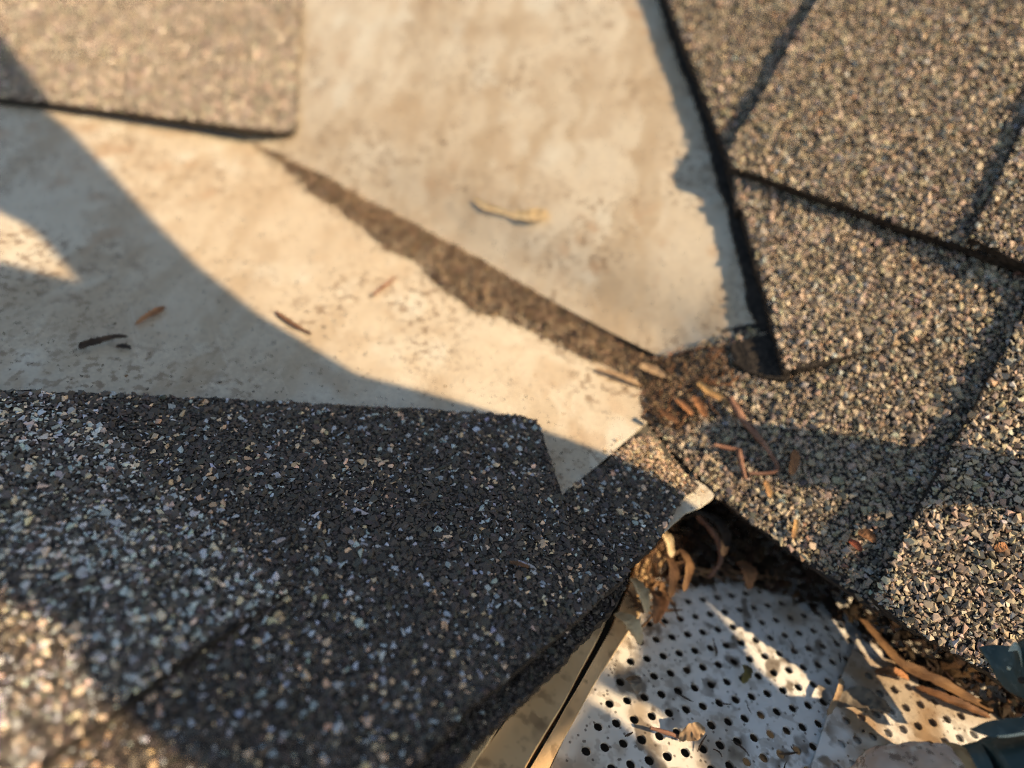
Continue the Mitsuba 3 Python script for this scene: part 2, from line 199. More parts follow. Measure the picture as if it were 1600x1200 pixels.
def ragged(poly, step, amp, rng):
    """the outline resampled every step metres and frayed by amp"""
    ring = sg.LinearRing(np.array(poly.exterior.coords))
    n = max(8, int(ring.length / step))
    p = np.array([ring.interpolate(i / n, normalized=True).coords[0] for i in range(n)])
    d = np.roll(p, -1, 0) - np.roll(p, 1, 0)
    d /= np.linalg.norm(d, axis=1, keepdims=True) + 1e-12
    nrm = np.c_[d[:, 1], -d[:, 0]]
    w = rng.normal(0, 1, n)
    slow = np.convolve(np.r_[w, w, w], np.ones(9) / 9, 'same')[n:2 * n] * 2.2
    return p + nrm * (amp * (0.55 * w.clip(-1.6, 1.6) + 0.7 * slow))[:, None]


def slab(f, outline, hfun, thick, step=0.0012, amp=0.00025, inner=0.006, seed=0, skew=0.0):
    """a sheet with a frayed outline; its top lies hfun(ab) above the plane of frame f"""
    rng = np.random.default_rng(seed)
    rim = ragged(sg.Polygon(outline), step, amp, rng)
    P = sg.Polygon(rim).buffer(0)
    P = max(P.geoms, key=lambda g: g.area) if P.geom_type == 'MultiPolygon' else P
    rim = np.array(P.exterior.coords)[:-1]
    lo, hi = rim.min(0), rim.max(0)
    g = np.stack(np.meshgrid(np.arange(lo[0], hi[0], inner), np.arange(lo[1], hi[1], inner)), -1).reshape(-1, 2) + rng.normal(0, inner * 0.12, (1, 2))
    g = g[shapely.contains_xy(P.buffer(-inner * 0.4), g[:, 0], g[:, 1])]
    pts = np.vstack([rim, g])
    tri = Delaunay(pts).simplices
    c = pts[tri].mean(1)
    tri = tri[shapely.contains_xy(P, c[:, 0], c[:, 1])]
    n, m = len(pts), len(rim)
    h = hfun(pts)
    top, bot = to3(f, pts, h), to3(f, pts, h - thick)
    e = np.sort(tri[:, [0, 1, 1, 2, 2, 0]].reshape(-1, 2), 1)
    u, cnt = np.unique(e, axis=0, return_counts=True)
    b = u[cnt == 1]
    wall = np.vstack([np.c_[b[:, 0], b[:, 1], b[:, 1] + n], np.c_[b[:, 0], b[:, 1] + n, b[:, 0] + n]])
    mesh = trimesh.Trimesh(np.vstack([top, bot]), np.vstack([tri, tri[:, ::-1] + n, wall]), process=False)
    mesh.fix_normals()
    return mesh


def stone_templates(count, points, seed, flat=0.6):
    rng = np.random.default_rng(seed)
    out = []
    for _ in range(count):
        p = rng.normal(0, 1, (points, 3))
        p /= np.linalg.norm(p, axis=1, keepdims=True)
        p *= rng.uniform(0.8, 1.15, (points, 1)) * np.array([1, rng.uniform(0.62, 0.95), flat * rng.uniform(0.75, 1.2)])
        hull = ConvexHull(p)
        out.append((p, hull.simplices))
    return out


STONES = stone_templates(14, 9, 5)
ROUGH = stone_templates(14, 9, 6, 0.8)
CHIPS = stone_templates(10, 7, 8, 0.35)


def scatter(f, area, hfun, spacing, radius, palette, seed, lift=0.25, tilt=0.35, templates=STONES, spread=0.32, density=None, tone=1.0):
    """crushed stone grains over an area of frame f: (mesh, colour per vertex)"""
    rng = np.random.default_rng(seed)
    lo, hi = np.array(area.bounds[:2]), np.array(area.bounds[2:])
    g = np.stack(np.meshgrid(np.arange(lo[0], hi[0], spacing), np.arange(lo[1], hi[1], spacing)), -1).reshape(-1, 2)
    g = g + rng.uniform(-0.5, 0.5, g.shape) * spacing
    g = g[shapely.contains_xy(area, g[:, 0], g[:, 1])]
    if density is not None:
        g = g[rng.random(len(g)) < density(g)]
    n = len(g)
    r = (radius * np.exp(rng.normal(0, spread, n))).clip(radius * 0.45, radius * 2.0)
    share = np.cumsum([p[0] for p in palette]) / sum(p[0] for p in palette)
    patch = meshkit.fbm(np.c_[g * 90, np.full(n, seed)], 3)          # light grains come in loose patches
    names = np.searchsorted(share, (rng.random(n) * (0.90 + 0.55 * (patch - 0.5))).clip(0, 0.9999))
    col = np.array([p[1] for p in palette])[names] * tone * np.exp(rng.normal(0, 0.20, (n, 1))) * np.exp(rng.normal(0, 0.05, (n, 3)))
    r = r * np.array([p[2] for p in palette])[names]
    yaw, t1, t2 = rng.uniform(0, 2 * np.pi, n), rng.normal(0, tilt, n), rng.normal(0, tilt, n)
    cy, sy = np.cos(yaw), np.sin(yaw)
    z = np.stack([np.sin(t1), np.sin(t2), np.ones(n)], 1)
    z /= np.linalg.norm(z, axis=1, keepdims=True)
    x = np.stack([cy, sy, np.zeros(n)], 1)
    x -= (x * z).sum(1, keepdims=True) * z
    x /= np.linalg.norm(x, axis=1, keepdims=True)
    y = np.cross(z, x)
    h = hfun(g) + r * (lift + rng.uniform(-0.18, 0.22, n)) - (sag(g) if f == 'R' else 0)
    kind = rng.integers(0, len(templates), n)
    o, a, b, nn = frame(f)
    B = np.stack([a, b, nn])
    vs, fs, cs, at = [], [], [], 0
    for k, (p, s) in enumerate(templates):
        i = np.where(kind == k)[0]
        if not len(i):
            continue
        q = r[i, None, None] * (p[None, :, :1] * x[i, None] + p[None, :, 1:2] * y[i, None] + p[None, :, 2:] * z[i, None])
        q = q + np.c_[g[i], h[i]][:, None]
        m = len(p)
        vs.append((q.reshape(-1, 3) @ B) + o)
        fs.append((s[None] + (np.arange(len(i)) * m)[:, None, None] + at).reshape(-1, 3))
        cs.append(np.repeat(col[i], m, 0))
        at += len(i) * m
    return (np.vstack(vs), np.vstack(fs)), np.vstack(cs)


def sliver(f, h, line, width, curl=0.25, thick=0.0004, seed=0, lift=0.0, rows=6):
    """a curled leaf or bark fragment along a line in frame f (metres)"""
    rng = np.random.default_rng(seed)
    line, width = np.array(line, float), np.array(width, float)
    s = np.r_[0, np.cumsum(np.linalg.norm(np.diff(line, axis=0), axis=1))]
    t = np.linspace(0, s[-1], 4 * len(line) + 5)
    c = np.c_[np.interp(t, s, line[:, 0]), np.interp(t, s, line[:, 1])]
    for _ in range(2):
        c[1:-1] = (c[:-2] + 2 * c[1:-1] + c[2:]) / 4
    w = np.interp(t, s, width) * (1 + 0.10 * rng.normal(size=len(t)).clip(-1.5, 1.5))
    w[[0, -1]] *= 0.35
    d = np.gradient(c, axis=0)
    d /= np.linalg.norm(d, axis=1, keepdims=True)
    nrm = np.c_[-d[:, 1], d[:, 0]]
    across = np.linspace(-0.5, 0.5, rows)
    ab = (c[:, None] + nrm[:, None] * across[None, :, None] * w[:, None, None]).reshape(-1, 2)
    arc = (curl * w[:, None] * (4 * across[None] ** 2) * 0.5 + h + lift * (t / s[-1] * (1 - t / s[-1]) * 4)[:, None] + 0.12 * w[:, None] * rng.normal(size=(len(t), rows)).clip(-1, 1) * 0.5 + 0.0003).ravel()
    top, bot = to3(f, ab, arc + thick), to3(f, ab, arc)
    n, m = len(ab), rows
    i, j = np.meshgrid(np.arange(len(t) - 1), np.arange(m - 1), indexing='ij')
    a = (i * m + j).ravel()
    quads = np.c_[a, a + 1, a + m + 1, a + m]
    ring = np.r_[np.arange(m), np.arange(2 * m - 1, n, m), np.arange(n - 2, n - m - 1, -1), np.arange(n - 2 * m, 0, -m)]
    nx = np.roll(ring, -1)
    walls = np.c_[ring, ring + n, nx + n, nx]
    q = np.vstack([quads, quads[:, ::-1] + n, walls])
    mesh = trimesh.Trimesh(np.vstack([top, bot]), np.vstack([q[:, [0, 1, 2]], q[:, [0, 2, 3]]]), process=False)
    mesh.fix_normals()
    return mesh


def tube(points, radii, sides=9, seed=0, rough=0.12, fine=4, caps=True):
    """a smooth tapering tube through 3-D points"""
    rng = np.random.default_rng(seed)
    P, R = np.array(points, float), np.array(radii, float)
    s = np.r_[0, np.cumsum(np.linalg.norm(np.diff(P, axis=0), axis=1))]
    t = np.linspace(0, s[-1], fine * (len(P) - 1) + 1)
    c = np.stack([np.interp(t, s, P[:, k]) for k in range(3)], 1)
    for _ in range(2):
        c[1:-1] = (c[:-2] + 2 * c[1:-1] + c[2:]) / 4
    r = np.interp(t, s, R)
    d = np.gradient(c, axis=0)
    d /= np.linalg.norm(d, axis=1, keepdims=True)
    a = np.cross(d, np.where(np.abs(d[:, 2:]) < 0.9, [0, 0, 1.0], [1.0, 0, 0]))
    a /= np.linalg.norm(a, axis=1, keepdims=True)
    b = np.cross(d, a)
    ang = np.arange(sides) * 2 * np.pi / sides
    rr = r[:, None] * (1 + rough * rng.normal(size=(len(t), sides)).clip(-1.5, 1.5))
    v = (c[:, None] + rr[..., None] * (np.cos(ang)[None, :, None] * a[:, None] + np.sin(ang)[None, :, None] * b[:, None])).reshape(-1, 3)
    i, j = np.meshgrid(np.arange(len(t) - 1), np.arange(sides), indexing='ij')
    q = np.stack([i * sides + j, i * sides + (j + 1) % sides, (i + 1) * sides + (j + 1) % sides, (i + 1) * sides + j], -1).reshape(-1, 4)
    k = len(v)
    v = np.vstack([v, c[:1], c[-1:]])
    j = np.arange(sides)
    e = (len(t) - 1) * sides
    caps = np.vstack([np.c_[(j + 1) % sides, j, j * 0 + k], np.c_[e + j, e + (j + 1) % sides, j * 0 + k + 1]])
    return trimesh.Trimesh(v, np.vstack([q[:, [0, 1, 2]], q[:, [0, 2, 3]], caps]), process=False)


def blade(left, right, thick, rows=9, cols=24, bulge=0.0, normal=None, wave=0.0, seed=0):
    """a leaf between two edge lines in space, with thickness"""
    def res(l):
        l = np.array(l, float)
        s = np.r_[0, np.cumsum(np.linalg.norm(np.diff(l, axis=0), axis=1))]
        t = np.linspace(0, s[-1], cols)
        c = np.stack([np.interp(t, s, l[:, k]) for k in range(3)], 1)
        c[1:-1] = (c[:-2] + 2 * c[1:-1] + c[2:]) / 4
        return c
    L, R = res(left), res(right)
    w = np.linspace(0, 1, rows)
    P = L[:, None] * (1 - w)[None, :, None] + R[:, None] * w[None, :, None]
    n = np.array(normal, float)
    n /= np.linalg.norm(n)
    rng = np.random.default_rng(seed)
    ph = rng.uniform(0, 6, 2)
    span = np.linalg.norm(L - R, axis=1)
    off = bulge * span[:, None] * (4 * w * (1 - w))[None] + wave * np.sin(np.linspace(0, 9, cols) + ph[0])[:, None] * (w - 0.5)[None]
    top = (P + off[..., None] * n).reshape(-1, 3)
    th = thick * (0.25 + 0.75 * (4 * w * (1 - w)))[None, :] * np.ones((cols, 1))
    bot = top - th.reshape(-1, 1) * n
    m, N_ = rows, rows * cols
    i, j = np.meshgrid(np.arange(cols - 1), np.arange(m - 1), indexing='ij')
    a = (i * m + j).ravel()
    quads = np.c_[a, a + 1, a + m + 1, a + m]
    ring = np.r_[np.arange(m), np.arange(2 * m - 1, N_, m), np.arange(N_ - 2, N_ - m - 1, -1), np.arange(N_ - 2 * m, 0, -m)]
    nx = np.roll(ring, -1)
    q = np.vstack([quads, quads[:, ::-1] + N_, np.c_[ring, ring + N_, nx + N_, nx]])
    mesh = trimesh.Trimesh(np.vstack([top, bot]), np.vstack([q[:, [0, 1, 2]], q[:, [0, 2, 3]]]), process=False)
    mesh.fix_normals()
    return mesh


# ------------------------------------------------------------------ materials
def metal_colour(p, n, uv):
    x, y, z = p.x, p.y, p.z
    broad = F(x * 22 + 3, y * 22, z * 22, 3)
    mid = F(x * 75 + 9, y * 75, z * 75, 3)
    streak = F((0.80 * x - 0.6 * y) * 120 + 4 * mid, (0.6 * x + 0.8 * y) * 40 + 3 * broad, z * 60, 4)
    fine = F(x * 520, y * 520, z * 520, 3)
    tiny = N(x * 1500, y * 1500, z * 1500)
    c = MIX([0.54, 0.47, 0.36], [0.60, 0.545, 0.44], SS(0.32, 0.68, broad))
    c = MIX(c, [0.44, 0.345, 0.235], 0.55 * SS(0.46, 0.74, mid))
    drip = F(x * 120 + 2 * mid, (y + 0.3 * x) * 14, 3, 4)
    c = MIX(c, [0.41, 0.32, 0.21], 0.50 * SS(0.50, 0.72, drip))
    c = MIX(c, [0.36, 0.265, 0.165], 0.40 * SS(0.54, 0.76, streak))
    c = MIX(c, [0.66, 0.65, 0.57], 0.55 * SS(0.58, 0.76, F(x * 60 + 40, y * 40, z * 60, 4)))
    c = MIX(c, [0.25, 0.18, 0.115], 0.80 * SS(0.50, 0.70, fine) * SS(0.40, 0.60, F(x * 36 + 70, y * 36, z * 36, 3)))
    c = MIX(c, [0.40, 0.26, 0.15], 0.55 * SS(0.56, 0.72, F(x * 110 + 31, y * 90, z * 100, 4)) * SS(0.42, 0.6, F(x * 14 + 33, y * 14, z * 14, 2)))
    scratch = F((x * 0.8 + y * 0.6) * 1500, (y * 0.8 - x * 0.6) * 22, 7, 2)
    c = MIX(c, [0.70, 0.66, 0.57], 0.35 * SS(0.74, 0.84, scratch) * SS(0.45, 0.6, F(x * 30 + 5, y * 30, 11, 2)))
    c = c * (0.90 + 0.2 * tiny)
    d, _, k = V(x * 210 + 5 * broad, y * 210)
    c = MIX(c, [0.10, 0.08, 0.06], 0.7 * SS(0.20 * k, 0.20 * k - 0.07, d) * SS(0.86, 0.90, k) * SS(0.45, 0.6, F(x * 18 + 50, y * 18, z * 18, 2)))
    d, _, k = V(x * 700 + 9, y * 700)
    c = MIX(c, [0.09, 0.07, 0.05], 0.8 * SS(0.30, 0.16, d) * SS(0.93, 0.95, k))
    return c


scene['flashing_metal'] = two(dict(type='bumpmap', arbitrary=mikit.proc(lambda p, n, uv: F(p.x * 260, p.y * 260, p.z * 260, 3) + 0.4 * F(p.x * 30, p.y * 30, p.z * 30, 2) * 10, eps=2e-4), scale=0.00022,
                                   bsdf=dict(type='principled', base_color=mikit.proc(metal_colour), roughness=0.46, specular=0.5)))


def trim_colour(p, n, uv):
    a = F(p.x * 60, p.y * 60, p.z * 60, 3)
    b = F(p.x * 300, p.y * 300, p.z * 300, 3)
    c = MIX([0.74, 0.54, 0.31], [0.62, 0.43, 0.23], SS(0.35, 0.65, a))
    return MIX(MIX(c, [0.24, 0.15, 0.08], 0.6 * SS(0.55, 0.72, b)), [0.20, 0.13, 0.07], 0.5 * SS(0.54, 0.70, F(p.x * 120 + 4, p.y * 120, p.z * 120, 3)))


scene['trim_paint'] = two(dict(type='principled', base_color=mikit.proc(trim_colour), roughness=0.5, specular=0.4))


def guard_colour(p, n, uv):
    x, y = p.x, p.y
    a = F(x * 45 + 11, y * 45, 0, 4)
    b = F(x * 190, y * 190, 5, 3)
    c = MIX([0.80, 0.795, 0.765], [0.70, 0.67, 0.60], SS(0.4, 0.65, F(x * 25, y * 25, 2, 3)))
    c = MIX(c, [0.33, 0.245, 0.15], 0.75 * SS(0.54, 0.72, a))
    c = MIX(c, [0.12, 0.09, 0.06], 0.85 * SS(0.55, 0.70, b) * SS(0.38, 0.60, F(x * 60 + 4, y * 60, 9, 3)))
    c = MIX(c, [0.30, 0.25, 0.19], 0.45 * SS(0.56, 0.70, F(x * 420, y * 420, 6, 3)))
    d, _, k = V(x * 700, y * 700)
    return MIX(c, [0.08, 0.06, 0.04], 0.8 * SS(0.36, 0.16, d) * SS(0.84, 0.9, k))


scene['guard_paint'] = two(dict(type='principled', base_color=mikit.proc(guard_colour), roughness=0.45, specular=0.4))
scene['guard_stained'] = two(dict(type='principled', roughness=0.5, specular=0.35, base_color=mikit.proc(lambda p, n, uv: MIX(guard_colour(p, n, uv), MIX([0.40, 0.27, 0.15], [0.22, 0.14, 0.08], F(p.x * 130, p.y * 130, 3, 3)), 0.85 * SS(0.46, 0.62, F(p.x * 48 + 3.2, p.y * 48 + 1.1, 1, 4))))))
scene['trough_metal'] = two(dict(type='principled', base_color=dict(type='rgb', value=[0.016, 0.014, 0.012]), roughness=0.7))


def asphalt_colour(p, n, uv):
    f = F(p.x * 900, p.y * 900, p.z * 900, 3)
    return MIX([0.014, 0.012, 0.011], [0.042, 0.035, 0.030], SS(0.35, 0.7, f))


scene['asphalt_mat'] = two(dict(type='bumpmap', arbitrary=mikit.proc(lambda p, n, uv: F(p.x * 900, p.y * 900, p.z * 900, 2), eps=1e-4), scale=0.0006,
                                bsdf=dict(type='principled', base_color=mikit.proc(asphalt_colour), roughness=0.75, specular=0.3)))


def far_grain(p, n, uv):
    d, _, k = V((p.x + 0.3 * p.z) * 620, (p.y - 0.2 * p.z) * 620)
    c = MIX([0.075, 0.062, 0.052], [0.14, 0.115, 0.09], k)
    c = MIX(c, [0.40, 0.40, 0.38], SS(0.86, 0.88, k))
    c = MIX(c, [0.55, 0.40, 0.26], SS(0.94, 0.95, k))
    return c * (1 - 0.6 * SS(0.3, 0.7, d))


scene['asphalt_far'] = two(dict(type='bumpmap', arbitrary=mikit.proc(lambda p, n, uv: 1 - V((p.x + 0.3 * p.z) * 620, (p.y - 0.2 * p.z) * 620)[0], eps=2e-4), scale=0.0008,
                                bsdf=dict(type='principled', base_color=mikit.proc(far_grain), roughness=0.7, specular=0.3)))
scene['granule_stone'] = two(dict(type='principled', base_color=dict(type='mesh_attribute', name='vertex_color'), roughness=0.5, specular=0.45))
scene['dirt_grain'] = two(dict(type='principled', base_color=dict(type='mesh_attribute', name='vertex_color'), roughness=0.9, specular=0.15))


def wood_colour(p, n, uv):
    return MIX([0.22, 0.15, 0.09], [0.12, 0.08, 0.05], F(p.x * 20, p.y * 90, p.z * 90, 3))


scene['old_wood'] = two(dict(type='principled', base_color=mikit.proc(wood_colour), roughness=0.8))


def leafy(a, b, s=300, rough=0.7):
    def fn(p, n, uv):
        return MIX(a, b, SS(0.3, 0.7, F(p.x * s, p.y * s, p.z * s, 3)))
    return two(dict(type='principled', base_color=mikit.proc(fn), roughness=rough, specular=0.3))


scene['leaf_orange'] = leafy([0.42, 0.20, 0.09], [0.22, 0.10, 0.045])
scene['leaf_yellow'] = leafy([0.55, 0.34, 0.14], [0.36, 0.20, 0.09])
scene['leaf_dark'] = leafy([0.065, 0.042, 0.028], [0.025, 0.018, 0.014])
scene['leaf_brown'] = leafy([0.20, 0.10, 0.05], [0.10, 0.05, 0.025])
scene['leaf_cream'] = leafy([0.66, 0.54, 0.34], [0.56, 0.42, 0.24])
scene['leaf_tan'] = leafy([0.46, 0.33, 0.20], [0.30, 0.20, 0.12])
scene['leaf_grey'] = leafy([0.22, 0.19, 0.15], [0.12, 0.10, 0.08])
scene['leaf_red'] = leafy([0.24, 0.07, 0.04], [0.12, 0.04, 0.025])
scene['leaf_olive'] = leafy([0.20, 0.17, 0.04], [0.10, 0.08, 0.03])
scene['bark_fibre'] = leafy([0.22, 0.125, 0.06], [0.10, 0.055, 0.03], 220)
scene['twig_bark'] = leafy([0.30, 0.17, 0.12], [0.16, 0.08, 0.055])


def plant_colour(p, n, uv):
    a = F(p.x * 130, p.y * 130, p.z * 130, 3)
    b = F(p.x * 900, p.y * 900, p.z * 900, 2)
    c = MIX([0.030, 0.052, 0.050], [0.055, 0.085, 0.080], SS(0.3, 0.7, a))
    return MIX(c, [0.13, 0.17, 0.16], 0.35 * SS(0.6, 0.8, b))


scene['plant_leaf'] = two(dict(type='bumpmap', arbitrary=mikit.proc(lambda p, n, uv: F(p.x * 500, p.y * 500, p.z * 500, 3), eps=1e-4), scale=0.0003,
                               bsdf=dict(type='principled', base_color=mikit.proc(plant_colour), roughness=0.42, specular=0.5)))


def bark_colour(p, n, uv):
    a = F(p.x * 170, p.y * 170, p.z * 170, 3)
    b = F(p.x * 700, p.y * 700, p.z * 700, 3)
    c = MIX([0.62, 0.47, 0.37], [0.52, 0.36, 0.26], SS(0.35, 0.65, a))
    c = MIX(c, [0.78, 0.68, 0.55], 0.6 * SS(0.58, 0.72, F(p.x * 320 + 7, p.y * 320, p.z * 320, 2)))
    return MIX(c, [0.14, 0.08, 0.05], 0.7 * SS(0.57, 0.70, b))


scene['pale_bark'] = two(dict(type='bumpmap', arbitrary=mikit.proc(lambda p, n, uv: F(p.x * 450, p.y * 450, p.z * 450, 3), eps=1e-4), scale=0.0009,
                              bsdf=dict(type='principled', base_color=mikit.proc(bark_colour), roughness=0.6, specular=0.4)))
scene['pale_lit_tissue'] = leafy([0.62, 0.66, 0.55], [0.50, 0.52, 0.40], 600, 0.5)
scene['ring_tissue'] = leafy([0.42, 0.27, 0.13], [0.28, 0.17, 0.08], 500, 0.6)


def ground_colour(p, n, uv):
    return MIX([0.10, 0.085, 0.06], [0.05, 0.07, 0.03], SS(0.4, 0.6, F(p.x * 1.5, p.y * 1.5, 0, 4)))


scene['ground_soil'] = two(dict(type='principled', base_color=mikit.proc(ground_colour), roughness=0.95))
scene['wall_paint'] = two(dict(type='principled', base_color=mikit.proc(lambda p, n, uv: MIX([0.42, 0.38, 0.31], [0.36, 0.32, 0.26], F(p.x * 9, p.y * 9, p.z * 9, 3))), roughness=0.8))

# ------------------------------------------------------------------ ground and the house under the roof
put('ground', trimesh.creation.box(extents=[120, 120, 0.1], transform=trimesh.transformations.translation_matrix([0, 0, -0.05])), 'ground_soil', smooth=False, kind='structure')
for k in SHINGLE_SHAPES:
    SHINGLE_SHAPES[k][1] = np.array(SHINGLE_SHAPES[k][1]) / 1000
MM = lambda l: np.array(l, float) / 1000


def board(f, outline, h, thick, seed=0, amp=0.0, step=0.02):
    return slab(f, outline, lambda q: np.full(len(q), h), thick, step=step, amp=amp, inner=0.05, seed=seed)


aL, aR = frame('L')[1], frame('R')[1]


def upright(origin, along, length, inward, depth, top, bottom):
    """a board standing under an eave line"""
    a, i = np.array([*along[:2], 0.0]), np.array([*inward[:2], 0.0])
    a, i = a / np.linalg.norm(a), i / np.linalg.norm(i)
    o = np.array([*origin[:2], 0.0])
    v = np.array([o + a * x + i * y + np.array([0, 0, z]) for x in (0, length) for y in (0, depth) for z in (bottom, top)])
    return trimesh.convex.convex_hull(v)


# ------------------------------------------------------------------ the two roof slopes
left_roof = thing('shingle_roof', 'nearly flat roof slope of dark speckled shingles filling the lower left, mostly in shade', 'roof')
right_roof = thing('shingle_roof', 'steeper roof slope of stepped sunlit shingles on the right side, with a leaf shadow across it', 'roof')
put('roof_deck', board('L', MM([[20, 22], [700, 22], [700, 600], [-30, 600], [-30, 60]]), -0.0075, 0.012), 'old_wood', left_roof, smooth=False)
put('roof_deck', board('R', MM([[-40, 42], [700, 42], [700, 700], [-260, 700], [-260, 225], [-60, 60]]), -0.0050, 0.012), 'old_wood', right_roof, smooth=False)
# the courses that run on under and beyond what was opened up
k_ = 0
for f, roof, b0, a0, a1, h in (('L', left_roof, 0.030, 0.024, 0.70, -0.0066), ('R', right_roof, 0.046, -0.02, 0.70, -0.0030)):
    for row in range(4):
        lo, hi = b0 + 0.14 * row, b0 + 0.14 * row + 0.138
        if f == 'R':
            a0 = -0.02 - 0.9 * max(0, lo - 0.046)
        for part in range(3):
            x0, x1 = a0 + (a1 - a0) * part / 3 + 0.0015, a0 + (a1 - a0) * (part + 1) / 3 - 0.0015
            put('shingle', slab(f, [[x0, lo], [x1, lo], [x1, hi], [x0, hi]], lambda q, h=h: np.full(len(q), h), 0.0016, step=0.004, amp=0.0005, inner=0.04, seed=900 + k_), 'asphalt_far', roof, smooth=40)
            k_ += 1
put('fascia', upright(frame('R')[0] + 0.048 * frame('R')[2], aR, 0.9, frame('R')[2], 0.018, 2.984, 2.961), 'old_wood', right_roof, smooth=False)
put('fascia', upright(np.array([0.0, 0.0, 0]) + 0.030 * frame('L')[2], aL, 0.9, frame('L')[2], 0.018, 2.982, 2.961), 'old_wood', left_roof, smooth=False)

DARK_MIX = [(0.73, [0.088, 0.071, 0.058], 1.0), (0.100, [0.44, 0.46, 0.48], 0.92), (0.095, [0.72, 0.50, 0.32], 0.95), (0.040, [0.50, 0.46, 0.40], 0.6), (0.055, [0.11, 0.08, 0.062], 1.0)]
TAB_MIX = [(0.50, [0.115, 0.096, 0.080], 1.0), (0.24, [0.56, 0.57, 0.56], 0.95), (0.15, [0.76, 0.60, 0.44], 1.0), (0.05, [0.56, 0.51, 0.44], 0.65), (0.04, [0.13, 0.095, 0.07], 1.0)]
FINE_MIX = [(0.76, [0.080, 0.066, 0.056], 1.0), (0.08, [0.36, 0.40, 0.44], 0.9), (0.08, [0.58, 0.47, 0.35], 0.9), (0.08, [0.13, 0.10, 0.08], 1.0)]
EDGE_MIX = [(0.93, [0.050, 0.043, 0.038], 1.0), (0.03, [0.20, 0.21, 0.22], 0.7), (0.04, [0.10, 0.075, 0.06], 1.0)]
SUN_MIX = [(0.70, [0.36, 0.298, 0.225], 1.0), (0.10, [0.13, 0.115, 0.10], 1.0), (0.08, [0.34, 0.35, 0.34], 0.9), (0.05, [0.46, 0.32, 0.20], 0.9), (0.07, [0.46, 0.41, 0.33], 0.7), (0.02, [0.17, 0.11, 0.08], 1.0)]  # paler copy of the dark grains, with the sunlight put into the colour
OLD_MIX = [(0.66, [0.40, 0.345, 0.285], 1.0), (0.16, [0.43, 0.385, 0.325], 0.9), (0.10, [0.43, 0.345, 0.26], 0.9), (0.08, [0.34, 0.285, 0.24], 1.0)]


TONE = dict(A=0.92, B=1.0, D=1.08, E=0.96, T1=1.06, T2=0.95)      # each shingle weathered a little differently


def plane_height(c):
    return lambda q: c[0] / 1000 + c[1] * q[:, 0] + c[2] * q[:, 1]


heights = {k: plane_height(v[2]) for k, v in SHINGLE_SHAPES.items()}
# the raised tab of the left slope melts into the shingle along its upper right side
fade = sg.LineString(SHINGLE_SHAPES['J'][1][:6])


def tab_height(q):
    d = shapely.distance(fade, shapely.points(q))
    return 0.0041 + 0.0024 * np.clip(d / 0.020, 0, 1) ** 0.8


heights['J'] = tab_height
# the lowest sunlit shingle swells up where the next one lies on it
lap = sg.LineString(np.array(SHINGLE_SHAPES['D'][1])[4:10])
corner = np.array(SHINGLE_SHAPES['D'][1])[9]
flat_E, flat_T = heights['E'], heights['T1']


def swell(q):
    d = shapely.distance(lap, shapely.points(q))
    return 0.0034 * np.exp(-(d / 0.022) ** 1.5) * np.clip((q[:, 0] - corner[0] - 0.002) / 0.016, 0, 1)


heights['E'] = lambda q: flat_E(q) + swell(q)
heights['T1'] = lambda q: flat_T(q) + swell(q)
outline = {k: sg.Polygon(v[1]).buffer(0) for k, v in SHINGLE_SHAPES.items()}
near = {k: sg.Polygon(MM(v)).convex_hull for k, v in NEAR_AREA.items()}
sheets = {k: (v[0], sg.Polygon(MM(v[1])).buffer(0)) for k, v in SHEET_SHAPES.items()}

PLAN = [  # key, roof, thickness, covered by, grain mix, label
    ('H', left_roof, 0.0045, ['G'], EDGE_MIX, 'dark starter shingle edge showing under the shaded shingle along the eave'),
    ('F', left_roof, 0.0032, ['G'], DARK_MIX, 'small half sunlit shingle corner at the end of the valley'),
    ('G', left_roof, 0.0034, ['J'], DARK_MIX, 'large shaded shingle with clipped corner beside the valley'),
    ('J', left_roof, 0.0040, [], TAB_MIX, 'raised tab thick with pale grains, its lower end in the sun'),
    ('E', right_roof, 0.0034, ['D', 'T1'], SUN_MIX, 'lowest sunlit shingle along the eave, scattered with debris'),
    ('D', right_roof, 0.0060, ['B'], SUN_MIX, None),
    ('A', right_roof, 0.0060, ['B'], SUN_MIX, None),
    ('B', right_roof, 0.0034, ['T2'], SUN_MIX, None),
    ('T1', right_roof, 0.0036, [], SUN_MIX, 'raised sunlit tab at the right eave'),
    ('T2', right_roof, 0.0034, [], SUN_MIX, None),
    ('K', left_roof, 0.0040, [], OLD_MIX, 'pale weathered shingle lying over the flashing at the upper left'),
]
